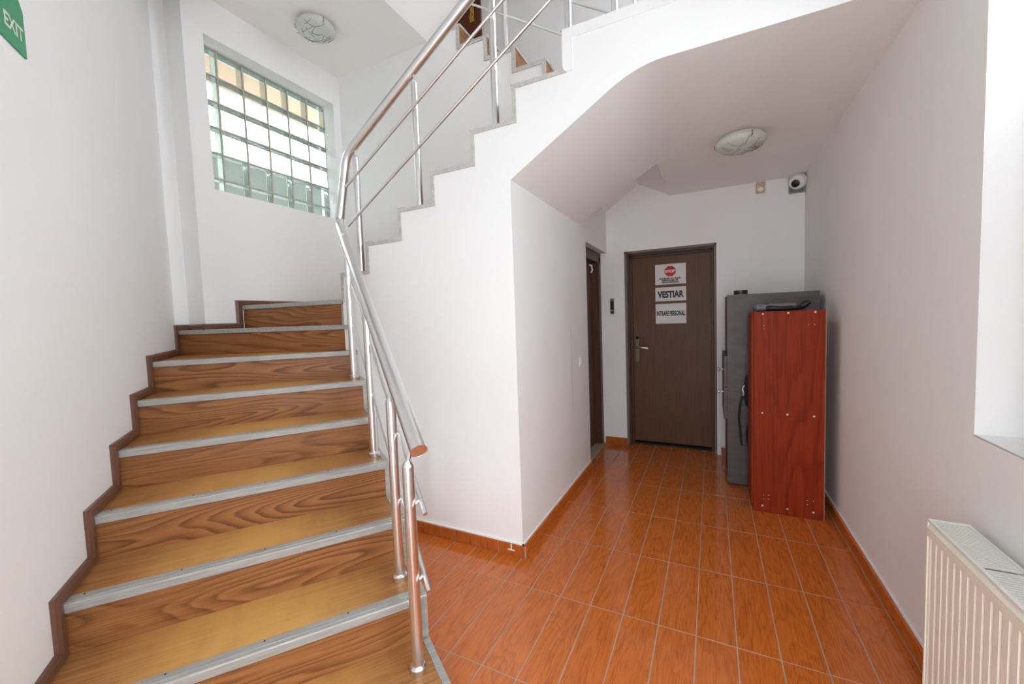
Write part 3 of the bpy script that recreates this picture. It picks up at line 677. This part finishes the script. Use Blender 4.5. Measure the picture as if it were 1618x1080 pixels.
# side door in the corridor's left wall
DX = -0.42
d2 = struct('door_2', MB().box(DX - 0.5, DX, BY - 0.55, BY - 0.001, 0, 12.95).box(DX - 0.5, DX, DY0, DY0 + 0.4, 0, 12.95).box(DX - 0.5, DX, DY0, BY - 0.001, 12.55, DZ), M_FRAME)
d2['label'] = 'dark brown side door recessed in the left corridor wall'; d2['category'] = 'door'
build('leaf', MB().box(DX - 0.75, DX - 0.45, DY0 + 0.3, BY - 0.5, 0.1, 12.6), M_DOOR, d2)
build('threshold', MB().box(DX - 0.75, DX + 0.14, DY0 + 0.05, BY - 0.3, 0.0, 0.07), M_STONE, d2)
build('hook', MB().path([(DX - 0.4, 18.1, 12.35), (DX - 0.28, 18.1, 12.3), (DX - 0.22, 18.12, 12.0), (DX - 0.32, 18.12, 11.82)], 0.06, 10), M_WPLAST, d2)

# notices on the back door
def notice(label, z0, z1):
    t_ = thing('notice', label, 'notice', (4.03, DLY, z0), group=None)
    build('sheet', MB().box(3.09, 4.97, DLY - 0.03, DLY - 0.012, z0, z1), M_PAPER, t_)
    return t_
YS = DLY - 0.036
n1 = notice('white notice with red stop octagon, topmost on the brown back door', 10.85, 12.17)
oc = [(4.02 + 0.365 * math.cos(R(22.5 + 45 * i)), 11.70 + 0.365 * math.sin(R(22.5 + 45 * i))) for i in range(8)]
build('octagon', MB().prism(oc, 'y', YS - 0.003, YS + 0.01), M_RED, n1)
text('lettering', 'STOP', M_SIGNW, n1, (4.02, YS - 0.007, 11.70), (1, 0, 0), 0.2, 0.60, 0.05)
for i, (tx, wd) in enumerate((('INTERZIS ACCESUL', 1.32), ('PERSOANELOR', 1.02), ('NEAUTORIZATE', 1.02))):
    text('lettering', tx, M_INK, n1, (4.02, YS, 11.24 - 0.125 * i - 0.01), (1, 0, 0), 0.11, wd, 0.06)
n2 = notice('white notice reading VESTIAR, middle of the three on the back door', 9.76, 10.67)
text('lettering', 'VESTIAR', M_INK, n2, (4.03, YS, 10.2), (1, 0, 0), 0.46, 1.62, 0.05)
n3 = notice('white notice reading INTRARE PERSONAL, lowest on the back door', 8.28, 9.59)
text('lettering', 'INTRARE PERSONAL', M_INK, n3, (4.03, YS, 8.95), (1, 0, 0), 0.34, 1.74, 0.045)

# ================================================================ wall devices
kp = thing('keypad', 'small black access reader on the wall between the two doors', 'keypad', (0.32, BY, 9.5))
build('housing', MB().box(0.2, 0.47, BY - 0.08, BY, 9.02, 10.1), M_GREYP, kp, bevel=0.003)
build('screen', MB().box(0.225, 0.445, BY - 0.095, BY - 0.07, 9.33, 9.92), M_BLACK, kp)
build('button', MB().box(0.25, 0.42, BY - 0.09, BY - 0.07, 9.1, 9.22), M_BLACK, kp)
build('status_light', MB().box(0.28, 0.39, BY - 0.1, BY - 0.07, 9.96, 10.02), M_RED, kp)
sw = thing('light_switch', 'white rocker light switch on the left corridor wall', 'switch', (0.02, 12.78, 6.56))
build('plate', MB().box(0.02, 0.07, 12.45, 13.05, 6.27, 6.83), M_WPLAST, sw, bevel=0.003)
build('rocker', MB().box(0.06, 0.10, 12.6, 12.9, 6.38, 6.72), M_WPLAST, sw, bevel=0.002)
pir = thing('motion_sensor', 'small yellowed motion sensor high on the back wall', 'sensor', (9.0, BY, 16.0))
build('housing', MB().box(8.78, 9.2, BY - 0.22, BY, 15.72, 16.32), M_YPLAST, pir, bevel=0.006)
build('lens', MB().ell((8.99, BY - 0.2, 15.92), 0.16, 0.1, 0.15, 12, 8), M_WPLAST, pir)
build('indicator', MB().box(8.86, 9.12, BY - 0.235, BY - 0.2, 16.1, 16.15), M_EAVE, pir)
cc = thing('security_camera', 'white round security camera in the ceiling corner of the back wall', 'camera', (10.75, BY, 16.0))
build('mount_plate', MB().box(10.38, 11.1, BY - 0.16, BY, 15.45, 16.3), M_GREYP, cc, bevel=0.004)
dcam = Vector((-0.35, -0.82, -0.42)).normalized(); cpos = Vector((10.74, BY - 0.45, 15.98))
build('housing', MB().lathe(cpos, [(0.0, -0.25), (0.36, -0.24), (0.42, -0.1), (0.42, 0.05), (0.36, 0.22), (0.2, 0.28), (0.0, 0.28)], dcam, 24), M_WPLAST, cc)
build('lens', MB().lathe(cpos + dcam * 0.25 + Vector((-.04, 0, -.04)), [(0.2, 0.0), (0.2, 0.06), (0.12, 0.09), (0.0, 0.11)], dcam, 20), M_BLACK, cc)
build('screw', MB().tube((10.5, BY - 0.19, 15.56), (10.5, BY - 0.15, 15.56), 0.03, seg=8).tube((10.98, BY - 0.19, 15.56), (10.98, BY - 0.15, 15.56), 0.03, seg=8), M_DARK, cc)

# exit sign on the slanted wall
es_s = (Vector((-7.2, -4.84, 0))).dot(ud)      # right edge along the wall
ex = thing('exit_sign', 'green exit sign with white lettering on the left wall', 'sign', tuple(SN(es_s + 1.1, LWn, 15.1)), TH)
def SG(t_, z, d=0.0): return SN(es_s + t_, LWn + d, z)
c_ = 0.12
outl = [(0.0, 15.12), (2.2, 15.12), (2.2, 16.28), (c_, 16.28), (0.0, 16.10)]
build('panel', MB().hexa([SG(x, z, 0.005) for x, z in outl], [SG(x, z, 0.04) for x, z in outl]), M_GREEN, ex)
text('lettering', 'EXIT', M_SIGNW, ex, tuple(SG(0.44, 15.55, 0.046)), tuple(-ud), 0.30, 0.70, 0.025)
dd = 0.046
def flat(pts): return MB().hexa([SG(x, z, dd - 0.004) for x, z in pts], [SG(x, z, dd) for x, z in pts])
# pictogram: white doorway and running figure
build('doorway_symbol', flat([(0.95, 15.32), (1.35, 15.32), (1.35, 15.42), (1.04, 15.42), (1.04, 16.12), (1.35, 16.12), (1.35, 16.2), (0.95, 16.2)]), M_SIGNW, ex)
build('figure_symbol', flat([(1.15, 15.75), (1.3, 15.95), (1.55, 15.95), (1.75, 15.72), (1.68, 15.68), (1.5, 15.84), (1.42, 15.7), (1.6, 15.5), (1.85, 15.5), (1.85, 15.42), (1.55, 15.42), (1.33, 15.6), (1.2, 15.38), (1.12, 15.42), (1.25, 15.68), (1.3, 15.85), (1.2, 15.7)]), M_SIGNW, ex)

# ceiling lamps
def lamp(label, x, y, zc, rad, rot):
    t_ = thing('ceiling_lamp', label, 'lamp', (x, y, zc), rot, 'frosted glass ceiling lamps')
    build('lamp_base', MB().lathe((x, y, zc), [(0.0, 0), (rad * .86, 0), (rad * .9, -0.12), (rad * .82, -0.2), (0, -0.2)], seg=32), M_LAMPB, t_)
    prof_b = [(rad, -0.16), (rad, -0.2)] + [(rad * math.cos(a_), -0.2 - 0.42 * math.sin(a_)) for a_ in [R(q) for q in range(10, 91, 10)]]
    build('glass_bowl', MB().lathe((x, y, zc), prof_b, seg=40), M_LAMP, t_)
    for q in range(3):
        an = rot + q * 2 * math.pi / 3 + 0.4
        cx, cy = x + math.cos(an) * rad, y + math.sin(an) * rad
        build('clip', MB().path([(cx - math.cos(an) * .1, cy - math.sin(an) * .1, zc - 0.12), (cx + math.cos(an) * .04, cy + math.sin(an) * .04, zc - 0.15), (cx + math.cos(an) * .03, cy + math.sin(an) * .03, zc - 0.28), (cx - math.cos(an) * .1, cy - math.sin(an) * .1, zc - 0.33)], 0.03, 8), M_CHROME, t_)
    rnd = random.Random(int(x * 10)); pl = MB()
    for q in range(22):
        rr_ = rad * math.sqrt(rnd.random()) * 0.85; an = rnd.random() * 6.28; da = rnd.random() * 3.14; ln = 0.17 + 0.16 * rnd.random()
        pts = []
        for f_ in (-1, -.5, 0, .5, 1):
            px, py = rr_ * math.cos(an) + math.cos(da) * ln * f_ + 0.03 * f_ * f_, rr_ * math.sin(an) + math.sin(da) * ln * f_
            d = min(0.97, math.hypot(px, py) / rad); pts.append((x + px, y + py, zc - 0.2 - 0.42 * math.sqrt(1 - d * d) - 0.004))
        pl.path(pts, 0.011, 5)
    build('line_pattern', pl, M_LINE, t_)
lamp('round frosted ceiling lamp above the brown back door corridor', 7.60, 12.15, 16.47, 0.98, 0.5)
lamp('round frosted ceiling lamp above the stairs near the glass block window', -12.45, 7.28, 25.0, 0.98, 1.4)

# ================================================================ RADIATOR
rd = thing('radiator', 'cream panel radiator under the window on the right wall', 'radiator', (10.7, -1.0, 0))
ry1, ry0, rz1, rz0, xf = 2.32, -5.5, 4.63, 0.75, 10.36
# fluted front sheet
pts = []; y = ry1 - 0.02
fl = MB(); prof_y = [(xf, ry1)]
yy = ry1 - 0.07
while yy > ry0 + 0.2:
    prof_y += [(xf, yy), (xf + 0.024, yy - 0.016), (xf + 0.022, yy - 0.03), (xf, yy - 0.085)]; yy -= 0.218
prof_y.append((xf, ry0))
zt0, zt1 = rz0 + 0.35, rz1 - 0.34
n = len(prof_y)
vs = [(x, y_, zt0) for x, y_ in prof_y] + [(x, y_, zt1) for x, y_ in prof_y]
fl.add(vs, [(i, i + 1, n + i + 1, n + i) for i in range(n - 1)])
build('fluted_panel', fl, M_CREAM, rd)
build('top_rail', MB().prism([(xf, zt1), (xf - 0.03, zt1 + 0.03), (xf - 0.03, zt1 + 0.2), (xf + 0.03, rz1 - 0.03), (xf + 0.1, rz1 - 0.03), (xf + 0.1, zt1)], 'y', ry0, ry1 + 0.0), M_CREAM, rd)
build('bottom_rail', MB().box(xf - 0.03, xf + 0.1, ry0, ry1, rz0, zt0), M_CREAM, rd)
build('back_panel', MB().box(10.88, 10.95, ry0, ry1, rz0, rz1 - 0.08), M_CREAM, rd)
build('side_panel', MB().box(xf - 0.02, 10.96, ry1, ry1 + 0.05, rz0, rz1 - 0.05).box(xf - 0.02, 10.96, ry0 - 0.05, ry0, rz0, rz1 - 0.05), M_CREAM, rd)
gr = MB().box(xf - 0.0, xf + 0.05, ry0, ry1 + 0.03, rz1 - 0.06, rz1).box(10.92, 10.97, ry0, ry1 + 0.03, rz1 - 0.06, rz1).box(xf, 10.97, ry1, ry1 + 0.05, rz1 - 0.08, rz1 + 0.01)
build('grille_frame', gr, M_WHITEMET, rd)
sl = MB(); yy = ry1 - 0.06; q = 0
while yy > ry0:
    q += 1
    if q % 23: sl.box(xf + 0.05, 10.92, yy - 0.036, yy, rz1 - 0.05, rz1 - 0.02)
    yy -= 0.07
g_o = build('grille_bars', sl, M_WHITEMET, rd); g_o['kind'] = 'stuff'
build('convector', MB().box(xf + 0.12, 10.86, ry0 + 0.1, ry1 - 0.1, rz0 + 0.1, rz1 - 0.5), M_GREYP, rd)
build('bracket', MB().box(10.95, 11.15, 1.2, 1.4, 3.6, 3.9).box(10.95, 11.15, -4.2, -4.0, 3.6, 3.9).box(10.95, 11.15, 1.2, 1.4, 1.2, 1.5).box(10.95, 11.15, -4.2, -4.0, 1.2, 1.5), M_CREAM, rd)

# ================================================================ CABINETS
rc = thing('cabinet', 'narrow cherry-red cabinet side with screw heads beside the right wall', 'cabinet', (9.35, 12.8, 0))
build('side_panel', MB().box(8.09, 10.63, 12.0, 12.11, 0.0, 8.9), M_CHERRY, rc, bevel=0.001)
build('edge_band', MB().box(10.615, 10.65, 12.0, 12.115, 0.0, 8.9), mat('pale_edge_band', (0.42, 0.22, 0.13), 0.5), rc)
build('side_panel', MB().box(8.09, 10.63, 13.75, 13.86, 0.0, 8.9), M_CHERRY, rc)
build('top', MB().box(8.02, 10.6, 12.11, 13.75, 8.72, 8.83), M_CHERRY, rc)
build('bottom', MB().box(8.12, 10.6, 12.11, 13.75, 0.3, 0.41), M_CHERRY, rc)
build('shelf', MB().box(8.12, 10.6, 12.11, 13.75, 4.4, 4.51), M_CHERRY, rc)
build('back', MB().box(10.55, 10.6, 12.11, 13.75, 0.3, 8.8), M_CHERRY, rc)
build('door', MB().box(8.0, 8.08, 12.02, 13.84, 0.3, 8.7), M_CHERRY, rc)
for (x, z) in ((8.42, 8.8), (9.34, 8.81), (10.27, 8.82), (8.41, 4.46), (9.33, 4.46), (10.26, 4.45), (8.42, 0.29), (9.35, 0.30), (10.27, 0.31)):
    build('screw', MB().ell((x, 11.995, z), 0.042, 0.02, 0.042, 10, 6), M_PAPER, rc)
hl = MB()
for (x, z) in ((8.46, 0.78), (8.66, 0.8), (8.46, 0.6), (8.66, 0.62), (10.05, 0.8), (10.27, 0.82), (10.05, 0.62), (8.46, 8.3), (8.46, 8.15), (10.05, 8.3), (10.25, 8.3)):
    hl.tube((x, 11.993, z), (x, 12.01, z), 0.018, seg=8)
build('drill_holes', hl, M_MORTAR, rc)['kind'] = 'stuff'
gc = thing('cabinet', 'tall dark grey cabinet standing behind the cherry-red one', 'cabinet', (9.0, 16.2, 0))
GYF = 14.62
build('side_panel', MB().box(7.13, 10.93, GYF, GYF + 0.12, 0.12, 9.78), M_GREYL, gc, bevel=0.001)
build('side_panel', MB().box(7.13, 10.93, 17.8, 17.92, 0.12, 9.78), M_GREYL, gc)
build('top', MB().box(7.13, 10.93, GYF + 0.12, 17.8, 9.62, 9.74), M_GREYL, gc)
build('bottom', MB().box(7.2, 10.93, GYF + 0.12, 17.8, 0.15, 0.3), M_GREYL, gc)
build('back', MB().box(10.85, 10.92, GYF + 0.12, 17.8, 0.3, 9.7), M_GREYL, gc)
build('gap_shade', MB().box(7.35, 10.8, GYF + 0.15, 17.7, 0.0, 0.14), M_DARK, gc)  # fills the gap below the cabinet, its shade put in as near-black colour
build('door', MB().box(7.135, 7.2, GYF + 0.14, 17.78, 6.85, 9.6), M_GREYL, gc)
build('door', MB().box(7.135, 7.2, GYF + 0.14, 17.78, 0.32, 3.3), M_GREYL, gc)
for z0, z1, zk in ((5.12, 6.7, 5.95), (3.46, 5.08, 4.78)):
    d_ = build('drawer', MB().box(6.98, 7.12, GYF + 0.02, 17.9, z0, z1), M_GREYL, gc, bevel=0.001)
    build('knob', MB().tube((6.98, GYF + 0.5, zk), (6.82, GYF + 0.5, zk), 0.035, seg=10).ell((6.76, GYF + 0.5, zk), 0.085, 0.095, 0.095, 14, 10), M_STEEL, d_)
pk = thing('tape_roll', 'black roll of tape on the grey cabinet top', 'tape', (7.75, 14.95, 9.78))
build('roll', MB().lathe((7.76, 14.97, 9.785), [(0.14, 0.0), (0.31, 0.0), (0.31, 0.20), (0.14, 0.20), (0.14, 0.0)], seg=28), M_BLACK, pk)
build('core', MB().lathe((7.76, 14.97, 9.785), [(0.11, 0.0), (0.14, 0.0), (0.14, 0.19), (0.11, 0.19), (0.11, 0.0)], seg=24), M_GREYP, pk)
# handheld appliance on the red cabinet
ap = thing('appliance', 'grey and black handheld appliance lying on top of the cherry-red cabinet', 'appliance', (9.2, 12.9, 8.9))
zz = 8.905
build('housing', MB().tube((8.3, 12.8, zz + 0.17), (9.75, 13.1, zz + 0.17), 0.165, 0.15, 20).tube((8.22, 12.78, zz + 0.17), (8.3, 12.8, zz + 0.17), 0.13, 0.165, 20), M_GREYP, ap)
build('handle', MB().path([(8.62, 12.55, zz + 0.13), (8.75, 12.5, zz + 0.14), (9.1, 12.5, zz + 0.11), (9.5, 12.52, zz + 0.115), (9.75, 12.55, zz + 0.10)], [0.1, 0.125, 0.10, 0.11, 0.085], 14), M_BLACK, ap)
build('nozzle', MB().path([(9.7, 12.9, zz + 0.1), (9.95, 12.8, zz + 0.15), (10.08, 12.75, zz + 0.28), (10.22, 12.72, zz + 0.38)], [0.09, 0.11, 0.14, 0.08], 14), M_BLACK, ap)
build('trigger', MB().box(8.55, 8.72, 12.78, 12.86, zz + 0.31, zz + 0.36), M_BLACK, ap)
# black bag hanging between the two cabinets
bg_ = thing('shoulder_bag', 'black shoulder bag hanging between the two cabinets', 'bag', (8.3, 14.4, 3.9))
bo = [(7.93, 5.75), (8.9, 5.75), (8.95, 5.5), (8.95, 4.3), (8.75, 3.95), (8.15, 4.0), (7.9, 4.35), (7.84, 5.0)]
build('body', MB().prism(bo, 'y', 14.05, 14.5), M_FABRIC, bg_, bevel=0.006)
build('flap', MB().prism([(7.9, 5.78), (8.92, 5.78), (8.9, 4.9), (8.0, 4.8)], 'y', 13.99, 14.05), M_FABRIC, bg_, bevel=0.004)
build('buckle', MB().path([(7.86, 14.25, 5.3), (7.8, 14.25, 5.1), (7.84, 14.25, 4.9), (7.8, 14.25, 4.7)], 0.035, 8), M_STEEL, bg_)
def ribbon(pts, wd):
    mb = MB()
    for (x, z), (x2, z2) in zip(pts[:-1], pts[1:]):
        mb.hexa([(x - wd, 14.2, z), (x + wd, 14.2, z), (x + wd, 14.26, z), (x - wd, 14.26, z)], [(x2 - wd, 14.2, z2), (x2 + wd, 14.2, z2), (x2 + wd, 14.26, z2), (x2 - wd, 14.26, z2)])
    return mb
build('strap', ribbon([(7.8, 4.75), (7.68, 4.2), (7.64, 3.6), (7.7, 3.0), (7.72, 2.5), (7.76, 2.28), (7.95, 2.26)], 0.05), M_FABRIC, bg_)
build('strap', ribbon([(8.3, 4.0), (8.12, 3.6), (8.0, 3.0), (8.0, 2.6), (8.05, 2.3), (8.14, 2.1)], 0.06), M_FABRIC, bg_)
